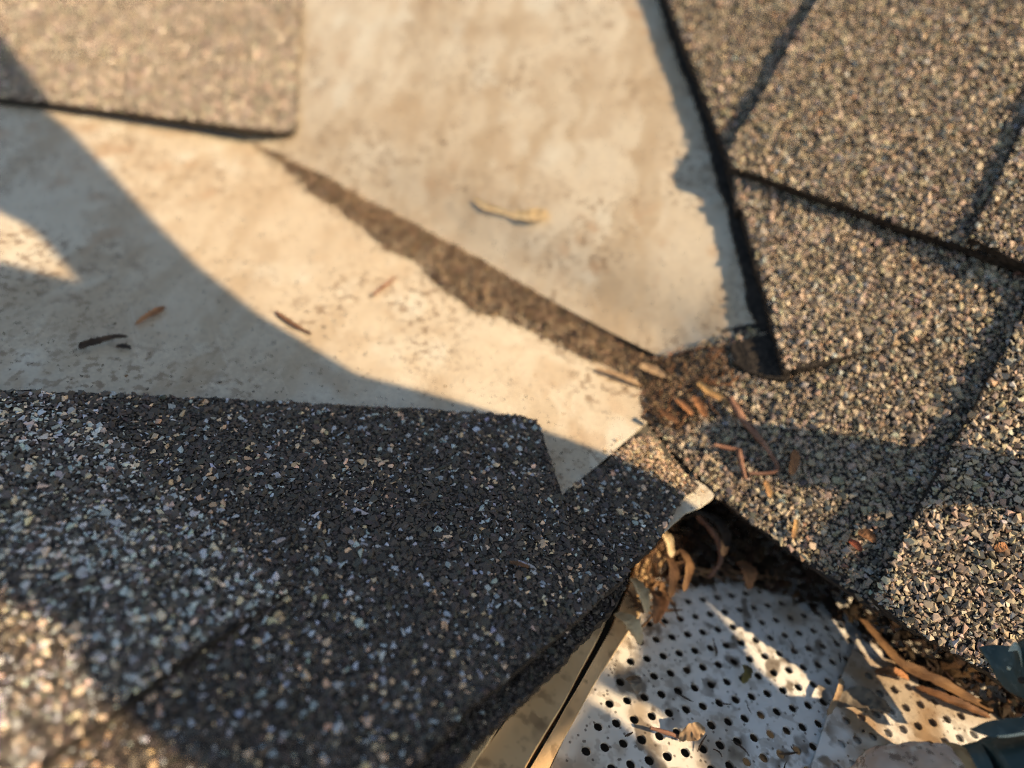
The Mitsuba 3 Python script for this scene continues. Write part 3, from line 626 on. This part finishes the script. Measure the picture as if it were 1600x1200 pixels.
for i, (k, roof, thick, over, mixture, label) in enumerate(PLAN):
    f, ring, _ = SHINGLE_SHAPES[k]
    s = put('shingle', slab(f, ring, heights[k], thick, seed=100 + i, amp=0.00028 if k != 'H' else 0.0005, inner=0.004 if k in 'JE' else 0.008), 'asphalt_mat', roof, smooth=40, label=label)
    area = outline[k].buffer(-0.0008 if k in 'AD' else -0.00025).intersection(near[f])
    for c in over:
        area = area.difference(outline[c].buffer(-0.0012 if k != 'G' else -0.012))
    if k == 'E':
        area = area.difference(sheets['pan_right'][1].buffer(-0.002))
    if k == 'F':
        area = area.difference(sheets['pan_left'][1].buffer(-0.002))
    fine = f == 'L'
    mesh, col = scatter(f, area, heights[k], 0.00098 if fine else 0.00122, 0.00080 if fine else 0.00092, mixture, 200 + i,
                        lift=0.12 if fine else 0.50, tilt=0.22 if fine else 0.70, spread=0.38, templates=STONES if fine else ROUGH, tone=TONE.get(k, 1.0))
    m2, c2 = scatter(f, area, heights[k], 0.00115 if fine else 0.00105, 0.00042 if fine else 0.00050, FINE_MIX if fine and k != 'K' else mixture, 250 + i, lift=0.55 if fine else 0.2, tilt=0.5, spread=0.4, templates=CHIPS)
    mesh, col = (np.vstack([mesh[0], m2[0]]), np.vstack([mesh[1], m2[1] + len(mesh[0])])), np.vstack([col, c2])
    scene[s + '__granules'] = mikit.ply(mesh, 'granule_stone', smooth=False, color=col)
    labels[s + '__granules'] = dict(kind='stuff')

# ------------------------------------------------------------------ valley flashing
flashing = thing('valley_flashing', 'beige stained metal valley sheet between the two shingled slopes', 'flashing')


def warped(seed, base, amp):
    def fn(q):
        v = np.c_[q * 9, np.full(len(q), seed)]
        return base + amp * (np.asarray(meshkit.fbm(v)) if hasattr(meshkit, 'fbm') else 0)
    return fn


put('metal_pan', slab('L', MM(SHEET_SHAPES['pan_left'][1]), warped(3.1, 0.0, 0.0006), 0.0006, step=0.003, amp=0.00004, inner=0.008, seed=41), 'flashing_metal', flashing, smooth=40, label='lower sheet, half in shade, running between the shaded shingle and the dirt line')
put('metal_pan', slab('R', MM(SHEET_SHAPES['pan_right'][1]), lambda q: np.full(len(q), 0.0006), 0.0005, step=0.003, amp=0.00004, inner=0.006, seed=42), 'flashing_metal', flashing, smooth=40, label='upper sunlit sheet between the dirt line and the right shingles')
put('shade_strip', slab('R', MM(SHEET_SHAPES['edge_shade'][1]), lambda q: np.full(len(q), 0.0024), 0.0022, step=0.0015, amp=0.0007, inner=0.004, seed=44), 'asphalt_mat', right_roof, smooth=50, label='black strip added to paint the shade along the cut shingle edges by the upper sheet')  # dark strip added to deepen the shadow beside the shingle edge
put('shade_flap', slab('R', MM(SHEET_SHAPES['notch_shade'][1]), lambda q: np.full(len(q), 0.0034), 0.0022, step=0.0012, amp=0.0003, inner=0.003, seed=45), 'asphalt_mat', right_roof, smooth=50, label='black flap added to paint the shaded notch at the lower end of the upper metal sheet')  # dark flap added to blacken the shaded notch
put('metal_tongue', slab('L', MM(SHEET_SHAPES['tongue'][1]), lambda q: np.full(len(q), -0.0012), 0.0008, step=0.002, amp=0.0001, inner=0.004, seed=43), 'flashing_metal', flashing, smooth=40, label='sunlit metal tongue poking out over the gutter')

# ------------------------------------------------------------------ gutter
gutter = thing('gutter', 'house gutter corner under the eaves, covered by a white perforated guard strewn with debris', 'gutter')
HOLE, STEP = 0.00132, np.array([[0.00318, 0.00458], [0.00458, -0.00318]])


def punched(outline, h, thick, origin, seed):
    P = sg.Polygon(outline).buffer(0)
    inside = P.buffer(-0.004)
    cs = manifold3d.CrossSection([np.array(P.exterior.coords)[:-1]], manifold3d.FillRule.EvenOdd)
    rng = np.random.default_rng(seed)
    ang = np.arange(14) * 2 * np.pi / 14
    holes = []
    for i in range(-105, 105):
        for j in range(-105, 105):
            c = np.array(origin) + i * STEP[0] + j * STEP[1]
            if inside.contains(sg.Point(c)):
                holes.append(c + HOLE * np.c_[np.cos(ang), np.sin(ang)] * rng.uniform(0.97, 1.03))
    cs = cs - manifold3d.CrossSection(holes, manifold3d.FillRule.NonZero)
    m = manifold3d.Manifold.extrude(cs, thick).to_mesh()
    v = np.array(m.vert_properties[:, :3])
    return trimesh.Trimesh(to3('G', v[:, :2], v[:, 2] + h - thick), np.array(m.tri_verts), process=False)


put('guard_panel', punched(MM(GUTTER_SHAPES['guard'][1]), 0.0, 0.0009, [0.0077, -0.0721], 1), 'guard_paint', gutter, smooth=30, label='white perforated panel crossed by sunbeams')
put('guard_panel', punched(MM(GUTTER_SHAPES['guard2'][1]), 0.0016, 0.0009, [0.0685, -0.0162], 2), 'guard_stained', gutter, smooth=30, label='overlapping perforated panel with brown stains at the lower right')
for k, lab in (('rail_out', 'pale rail next to the guard'), ('rail_mid', 'tan rail with a sunlit patch'), ('rail_in', None)):
    h, ring = GUTTER_SHAPES[k]
    put('rail', slab('G', MM(ring), lambda q: np.full(len(q), h / 1000), 0.004 + h / 1000, step=0.006, amp=0.00015, inner=0.02, seed=7), 'trim_paint', gutter, smooth=30, label=lab)
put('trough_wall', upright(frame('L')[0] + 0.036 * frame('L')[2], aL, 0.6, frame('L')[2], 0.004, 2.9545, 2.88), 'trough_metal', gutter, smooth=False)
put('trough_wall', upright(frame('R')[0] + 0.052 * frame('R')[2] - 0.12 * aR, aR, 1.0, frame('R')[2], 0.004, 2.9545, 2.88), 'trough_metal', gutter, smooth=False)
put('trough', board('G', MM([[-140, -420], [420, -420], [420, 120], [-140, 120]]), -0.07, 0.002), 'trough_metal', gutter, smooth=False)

# leaf litter under the right eave, blackened to paint the shade there
SHADE_LITTER = [(0.6, [0.030, 0.020, 0.014], 1.0), (0.25, [0.02, 0.015, 0.012], 1.2), (0.15, [0.06, 0.032, 0.016], 1.0)]  # near black, so the recess under the eave reads as deep shade
P = sg.Polygon(ragged(sg.Polygon(MM(GUTTER_SHAPES['litter'][1])), 0.002, 0.0012, np.random.default_rng(60))).buffer(0)
P = max(getattr(P, 'geoms', [P]), key=lambda g: g.area)
mesh, col = scatter('G', P, lambda q: 0.001 + 0.013 * np.clip(shapely.distance(P.exterior, shapely.points(q)) / 0.014, 0, 1), 0.0016, 0.0019, SHADE_LITTER, 61, lift=0.0, tilt=0.8, templates=CHIPS, spread=0.6)
put('shade_leaf_litter', mesh, 'dirt_grain', smooth=False, color=col, kind='stuff', label='leaf litter in the gutter under the right eave, blackened to paint the shade of the recess', category='leaf litter')

# ------------------------------------------------------------------ dirt along the crease and at the mouth of the valley, sunlight painted as tan grains
BROWN = [(0.42, [0.17, 0.115, 0.075], 1.0), (0.28, [0.10, 0.07, 0.048], 1.2), (0.10, [0.04, 0.032, 0.028], 1.5), (0.12, [0.27, 0.19, 0.12], 1.0), (0.08, [0.38, 0.29, 0.20], 0.9)]
SUNLIT_TAN = [(0.45, [0.50, 0.38, 0.26], 1.0), (0.25, [0.36, 0.25, 0.16], 1.1), (0.2, [0.62, 0.52, 0.38], 0.9), (0.1, [0.12, 0.09, 0.07], 0.9)]  # pale grains that put sunlight into the colour of the shingle tip
for i, (k, (f, ring)) in enumerate(DIRT_AND_SUN_AREAS.items()):
    P = sg.Polygon(MM(ring)).buffer(0)
    P = sg.Polygon(ragged(P, 0.0013, 0.0011, np.random.default_rng(70 + i))).buffer(0)
    P = max(getattr(P, 'geoms', [P]), key=lambda g: g.area)

    def mound(q, P=P):
        return 0.0010 + 0.0013 * np.clip(shapely.distance(P.exterior, shapely.points(q)) / 0.004, 0, 1) * (0.35 + 1.3 * meshkit.fbm(np.c_[q * 160, np.full(len(q), 2.5)], 3))
    mesh, col = scatter(f, P, mound, 0.00075, 0.0006, [BROWN, BROWN, SUNLIT_TAN][i], 300 + i, lift=0.0, tilt=0.6, templates=CHIPS, spread=0.5)
    m2, c2 = scatter(f, P.buffer(0.006).difference(P), lambda q: np.full(len(q), 0.0008), 0.0012, 0.00045, [BROWN, BROWN, SUNLIT_TAN][i], 310 + i, lift=0.2, tilt=0.5, templates=CHIPS, spread=0.5,
                     density=lambda q, P=P: 0.85 * np.exp(-shapely.distance(P, shapely.points(q)) / 0.0026))
    v = np.vstack([mesh[0], m2[0]])
    put('dirt', (v, np.vstack([mesh[1], m2[1] + len(mesh[0])])), 'dirt_grain', smooth=False, color=np.vstack([col, c2]), kind='stuff',
        label=['brown dirt gathered in a wedge along the crease of the metal valley', 'brown leaf crumbs heaped at the lower mouth of the valley', 'tan grains added to paint the sunlight on the tip of the small shingle corner'][i], category='dirt')
o, a, b, n = frame('L')
crumbs = sheets['pan_left'][1].intersection(near['L']).difference(outline['G'])
mesh, col = scatter('L', crumbs, lambda q: np.full(len(q), 0.0003), 0.0030, 0.00034, [(0.7, [0.06, 0.045, 0.03], 1.0), (0.2, [0.20, 0.12, 0.06], 1.0), (0.1, [0.55, 0.5, 0.4], 0.8)], 330, lift=0.3, templates=CHIPS, spread=0.6, density=lambda q: np.full(len(q), 0.22))
put('grit', mesh, 'dirt_grain', smooth=False, color=col, kind='stuff', label='fine dark grit sprinkled over the shaded lower metal sheet', category='grit')



def needles(f, area, h, count, length, width, seed):
    rng = np.random.default_rng(seed)
    lo, hi = np.array(area.bounds[:2]), np.array(area.bounds[2:])
    out = []
    while len(out) < count:
        c = rng.uniform(lo, hi)
        if not area.contains(sg.Point(c)):
            continue
        a, l = rng.uniform(0, np.pi), length * rng.uniform(0.4, 1.3)
        d, e = np.array([math.cos(a), math.sin(a)]), rng.normal(0, 0.12, 2)
        ab = np.array([c - d * l / 2, c + e * l, c + d * l / 2])
        out.append(tube(to3(f, ab, h + rng.uniform(0, 0.0025, 3)), width * rng.uniform(0.5, 1.3) * np.array([0.5, 1.0, 0.4]), 4, int(rng.integers(1 << 30)), 0.2, fine=2))
    return trimesh.util.concatenate(out)


P = sg.Polygon(MM(DIRT_AND_SUN_AREAS['mouth'][1])).buffer(0)
put('needle_litter', needles('R', P.buffer(0.002), 0.0012, 46, 0.006, 0.00042, 71), 'leaf_brown', smooth=40, kind='stuff', label='matted brown needles and fibres at the lower mouth of the valley', category='needles')
P = sg.Polygon(MM(GUTTER_SHAPES['corner_litter'][1])).buffer(0)
put('needle_litter', needles('G', P, 0.005, 120, 0.012, 0.0006, 72), 'bark_fibre', smooth=40, kind='stuff', label='brown fibres tangled in the dark gutter corner beside the shingle tip', category='needles')
P = sg.Polygon(MM(GUTTER_SHAPES['guard'][1])).buffer(-0.01)
put('needle_litter', needles('G', P, 0.0006, 60, 0.0045, 0.00035, 73), 'leaf_dark', smooth=40, kind='stuff', label='short dark fibres strewn over the white perforated guard', category='needles')

# ------------------------------------------------------------------ debris, piece by piece
PIECES = [
    ('orange_sliver', 'leaf_fragment', 'leaf_orange', 'orange leaf sliver lying in the shade on the metal sheet, left', 'leaf', .25),
    ('dark_curl', 'dead_leaf', 'leaf_dark', 'dark curled dead leaf on the shaded metal above the dark shingle', 'leaf', .6),
    ('dark_crumb', 'leaf_crumb', 'leaf_dark', 'small dark crumb right beside the dark curled leaf', 'leaf crumb', .4),
    ('brown_sliver', 'leaf_fragment', 'leaf_brown', 'thin brown sliver on the edge of the big shadow on the metal', 'leaf', .3),
    ('cream_scrap', 'leaf_fragment', 'leaf_cream', 'thin cream leaf strip on the sunlit upper sheet, left end of a pair', 'leaf', .4),
    ('cream_scrap2', 'leaf_fragment', 'leaf_cream', 'bright cream curled leaf piece in the middle of the sunlit upper sheet', 'leaf', .5),
    ('peach_sliver', 'leaf_fragment', 'leaf_tan', 'peach coloured sliver at the lower end of the dirt wedge', 'leaf', .3),
    ('yellow_scrap', 'leaf_fragment', 'leaf_yellow', 'yellow orange leaf scrap above the tip of the leaf shadow', 'leaf', .4),
    ('orange_scrap', 'leaf_fragment', 'leaf_orange', 'orange leaf scrap in the heap at the valley mouth, left of the yellow one', 'leaf', .4),
    ('rust_scrap', 'leaf_fragment', 'leaf_orange', 'narrow rust scrap just under the yellow leaf scrap', 'leaf', .3),
    ('brown_scrap', 'leaf_fragment', 'leaf_brown', 'brown scrap at the top of the dark gap below the valley', 'leaf', .4),
    ('tan_scrap', 'leaf_fragment', 'leaf_tan', 'tan scrap where the dirt wedge meets the heap of crumbs', 'leaf', .4),
    ('red_bit', 'leaf_fragment', 'leaf_red', 'red leaf bit standing on the lowest sunlit shingle', 'leaf', .6),
    ('brown_bit', 'leaf_fragment', 'leaf_brown', 'brown leaf bit just above the red one', 'leaf', .6),
    ('orange_needle', 'leaf_fragment', 'leaf_orange', 'upright orange sliver lying inside the leaf shadow', 'leaf', .3),
    ('orange_stub', 'leaf_fragment', 'leaf_yellow', 'small orange stub on the sunlit shingle near the eave', 'leaf', .3),
    ('orange_chip', 'leaf_fragment', 'leaf_orange', 'orange chip on the raised tab at the right edge', 'leaf', .3),
    ('amber_speck', 'leaf_fragment', 'leaf_yellow', 'amber speck at the lower left edge of the leaf shadow', 'leaf', .3),
    ('dark_flake_G', 'leaf_crumb', 'leaf_brown', 'dark brown flake on the large shaded shingle', 'leaf crumb', .3),
    ('dark_speck', 'leaf_crumb', 'leaf_dark', 'dark clot at the very end of the metal valley', 'leaf crumb', .3),
    ('bark_long', 'bark_strip', 'bark_fibre', 'long brown bark strip hugging the dark underside of the right eave', 'bark', .2),
    ('bark_brown', 'bark_strip', 'leaf_brown', 'rusty bark strip beside the long brown one, near the plant', 'bark', .5),
    ('leaf_orange', 'dead_leaf', 'leaf_orange', 'orange dead leaf in the gutter touching the long bark strip', 'leaf', .4),
    ('leaf_tan2', 'dead_leaf', 'leaf_tan', 'pale tan leaf in the sun near the bottom of the guard', 'leaf', .3),
    ('leaf_brownwide', 'dead_leaf', 'leaf_grey', 'wide flat brown leaf on the overlapping guard panel', 'leaf', .15),
    ('leaf_cream', 'dead_leaf', 'leaf_cream', 'cream flake added to paint the sunlit rail at the gutter end beside the shingle corner', 'leaf', .5),  # this flake and the next paint sunlight on the rail
    ('leaf_cream2', 'dead_leaf', 'leaf_cream', 'bright cream flake added to paint the sunlit rail at the top left of the guard', 'leaf', .4),
    ('leaf_cream3', 'dead_leaf', 'leaf_cream', 'cream leaf tip highest in the dark gutter corner', 'leaf', .4),
    ('leaf_rust', 'dead_leaf', 'bark_fibre', 'brown upright leaf in the gutter corner, left of its twin', 'leaf', .2),
    ('leaf_rust2', 'dead_leaf', 'bark_fibre', 'brown upright leaf in the gutter corner, right of its twin', 'leaf', .2),
    ('leaf_brownarch', 'dead_leaf', 'leaf_dark', 'dark arched leaf in the darkest part under the metal tongue', 'leaf', .2),
    ('leaf_brown3', 'dead_leaf', 'leaf_brown', 'brown leaf hanging onto the top edge of the white guard', 'leaf', .4),
    ('leaf_bronze', 'dead_leaf', 'leaf_orange', 'bronze leaf in the shade above the right hand sunbeam', 'leaf', .4),
    ('leaf_grey2', 'dead_leaf', 'leaf_grey', 'small grey leaf lying flat above the left sunbeam on the guard', 'leaf', .2),
    ('olive_bit', 'leaf_crumb', 'leaf_olive', 'olive crumb on the shaded guard between the sunbeams', 'leaf crumb', .3),
    ('stalk', 'leaf_stalk', 'leaf_tan', 'tan stalk lying along the seam of the two guard panels', 'stalk', .3),
]
for i, (k, name, mat, label, cat, curl) in enumerate(PIECES):
    f, h, line, wid = DEBRIS_SHAPES[k]
    put(name, sliver(f, h / 1000, MM(line), MM(wid), curl, 0.0003, 400 + i, lift=0.002 if f == 'G' else 0.0004), mat, smooth=50, label=label, category=cat)
for i, (k, label) in enumerate([('twig_a', 'reddish brown twig leaning from the yellow scrap into the leaf shadow'), ('twig_b', 'hooked thin twig in the leaf shadow'), ('twig_c', 'short pinkish twig at the left end of the leaf shadow'),
                                ('twig_d', 'short twig crossing below the pinkish one'), ('twig_lit', 'tiny twig on the sunlit lower sheet below the dirt wedge'), ('twig_e', 'dark stick in the left sunbeam on the guard'), ('twig_f', 'bent brown stick in the dark gutter corner')]):
    f, h, line, wid = DEBRIS_SHAPES[k]
    z = np.linspace(1.0, 0.5, len(line)) * h / 1000
    put('twig', tube(to3(f, MM(line), z), MM(wid) / 2, 7, 500 + i), 'twig_bark', smooth=60, label=label, category='twig')

# ------------------------------------------------------------------ the plant that leans in at the lower right and shades the roof
plant = thing('blue_green_plant', 'dark blue green plant with a thick pale stem leaning in at the lower right', 'plant')
for k, mat, name, sides, rough in (('stub', 'pale_bark', 'stem', 28, 0.035), ('ring', 'ring_tissue', 'stem_ring', 28, 0.015), ('sheath', 'plant_leaf', 'leaf_sheath', 26, 0.01), ('sheath2', 'plant_leaf', 'leaf_sheath', 26, 0.01)):
    pts, rad = PLANT_SHAPES[k]
    put(name, tube(pts, MM(rad), sides, 600, rough, fine=8), mat, plant, smooth=60)
view = -np.array(CAM_TO)
for k, name, th, bul, mat in (('leaf_low', 'leaf', 0.0012, 0.10, 'plant_leaf'), ('leaf_up', 'leaf', 0.0014, 0.12, 'plant_leaf'), ('leaf_fold', 'lit_rim', 0.0006, 0.0, 'pale_lit_tissue'), ('low_rim', 'lit_rim', 0.0006, 0.0, 'pale_lit_tissue')):  # the rim strips paint the lit edges of the leaves
    put(name, blade(*PLANT_SHAPES[k], th, bulge=bul, normal=view, wave=0.001 if name == 'leaf' else 0, seed=3), mat, plant, smooth=60)
for k, mat, r in (('spot', 'pale_lit_tissue', 0.00045), ('pit', 'leaf_dark', 0.0008)):
    put('leaf_spot', trimesh.creation.icosphere(2, r).apply_transform(trimesh.transformations.translation_matrix(PLANT_SHAPES[k][0])), mat, plant, smooth=True)
S, Q1, Q2 = np.array(SUN_DIRECTION), np.array(SUN_SIDE), np.array(SUN_TOP)


def sunward(x, y, t):
    return x / 1000 * Q1 + y / 1000 * Q2 + t * S


STEM_X, STEM_T = -190.0, None
first = next(iter(LEAF_SHAPES.values()))[0]
base = sunward(STEM_X, 2400, first)
stem_at = lambda z: base + np.array([0.03 * math.sin(2.1 * z), 0.02 * math.sin(1.3 * z), z - base[2]])
put('trunk', tube([stem_at(z) for z in np.r_[0.0, 0.8, 1.6, 2.4, 2.9, 3.3, 3.62]], [0.02, 0.018, 0.015, 0.012, 0.010, 0.007, 0.003], 16, 640, 0.03), 'pale_bark', plant, smooth=60)
for i, (k, (t, ring)) in enumerate(LEAF_SHAPES.items()):
    ring = np.array(ring, float)
    P = sg.Polygon(ring).buffer(0)
    step = 1.2
    n_ = int(P.exterior.length / step)
    rim = np.array([P.exterior.interpolate(j / n_, normalized=True).coords[0] for j in range(n_)])
    for _ in range(3):
        rim = (np.roll(rim, 1, 0) + 2 * rim + np.roll(rim, -1, 0)) / 4
    P = sg.Polygon(rim).buffer(0)
    lo, hi = np.array(P.bounds[:2]), np.array(P.bounds[2:])
    g = np.stack(np.meshgrid(np.arange(lo[0], hi[0], 4), np.arange(lo[1], hi[1], 4)), -1).reshape(-1, 2)
    g = g[shapely.contains_xy(P.buffer(-1.5), g[:, 0], g[:, 1])]
    pts = np.vstack([rim, g])
    tri = Delaunay(pts).simplices
    tri = tri[shapely.contains_xy(P, *pts[tri].mean(1).T)]
    mid = (lo + hi) / 2
    depth = t + 0.00012 * (pts[:, 0] - mid[0]) - 0.0000035 * ((pts - mid) ** 2).sum(1)      # the blade cups away from the sun
    top = np.array([sunward(x, y, d) for (x, y), d in zip(pts, depth)])
    n_ = len(pts)
    e = np.sort(tri[:, [0, 1, 1, 2, 2, 0]].reshape(-1, 2), 1)
    u, cnt = np.unique(e, axis=0, return_counts=True)
    bd = u[cnt == 1]
    mesh = trimesh.Trimesh(np.vstack([top, top - 0.0012 * S]), np.vstack([tri, tri[:, ::-1] + n_, np.c_[bd[:, 0], bd[:, 1], bd[:, 1] + n_], np.c_[bd[:, 0], bd[:, 1] + n_, bd[:, 0] + n_]]), process=False)
    mesh.fix_normals()
    put('leaf', mesh, 'plant_leaf', plant, smooth=50)
# leaf stalks back to the trunk
for i, (k, x0, y0, x1, y1, zz) in enumerate([('A1', -35, 2322, -110, 2300, 3.05), ('A2', -118, 2300, -150, 2290, 3.0), ('A3', -128, 2400, -150, 2410, 3.2), ('B', *LEAF_SHAPES['B'][1][9], -90, 2170, 2.75), ('C', *LEAF_SHAPES['C'][1][6], -140, 2225, 2.85), ('S2', 54, 2216, 0, 2120, 2.7)]):
    t = LEAF_SHAPES[k][0]
    a_, b_ = sunward(x0, y0, t - 0.002), sunward(x1, y1, t)
    put('leaf_stalk', tube([a_, b_, stem_at(b_[2] - 0.03)], [0.0016, 0.002, 0.003], 10, 650 + i, 0.02), 'plant_leaf', plant, smooth=60)
for key in ('stem',):
    pts = np.array(PLANT_SHAPES['sheath2'][0])
    put('branch', tube([pts[-1] - 0.004 * (pts[-1] - pts[-2]) / np.linalg.norm(pts[-1] - pts[-2]), pts[-1] + np.array([0.05, -0.03, -0.05]), stem_at(2.55) * 0.5 + (pts[-1] + np.array([0.05, -0.03, -0.05])) * 0.5 + np.array([0, 0, -0.05]), stem_at(2.5)], [0.0088, 0.009, 0.0095, 0.010], 14, 660, 0.02), 'pale_bark', plant, smooth=60)
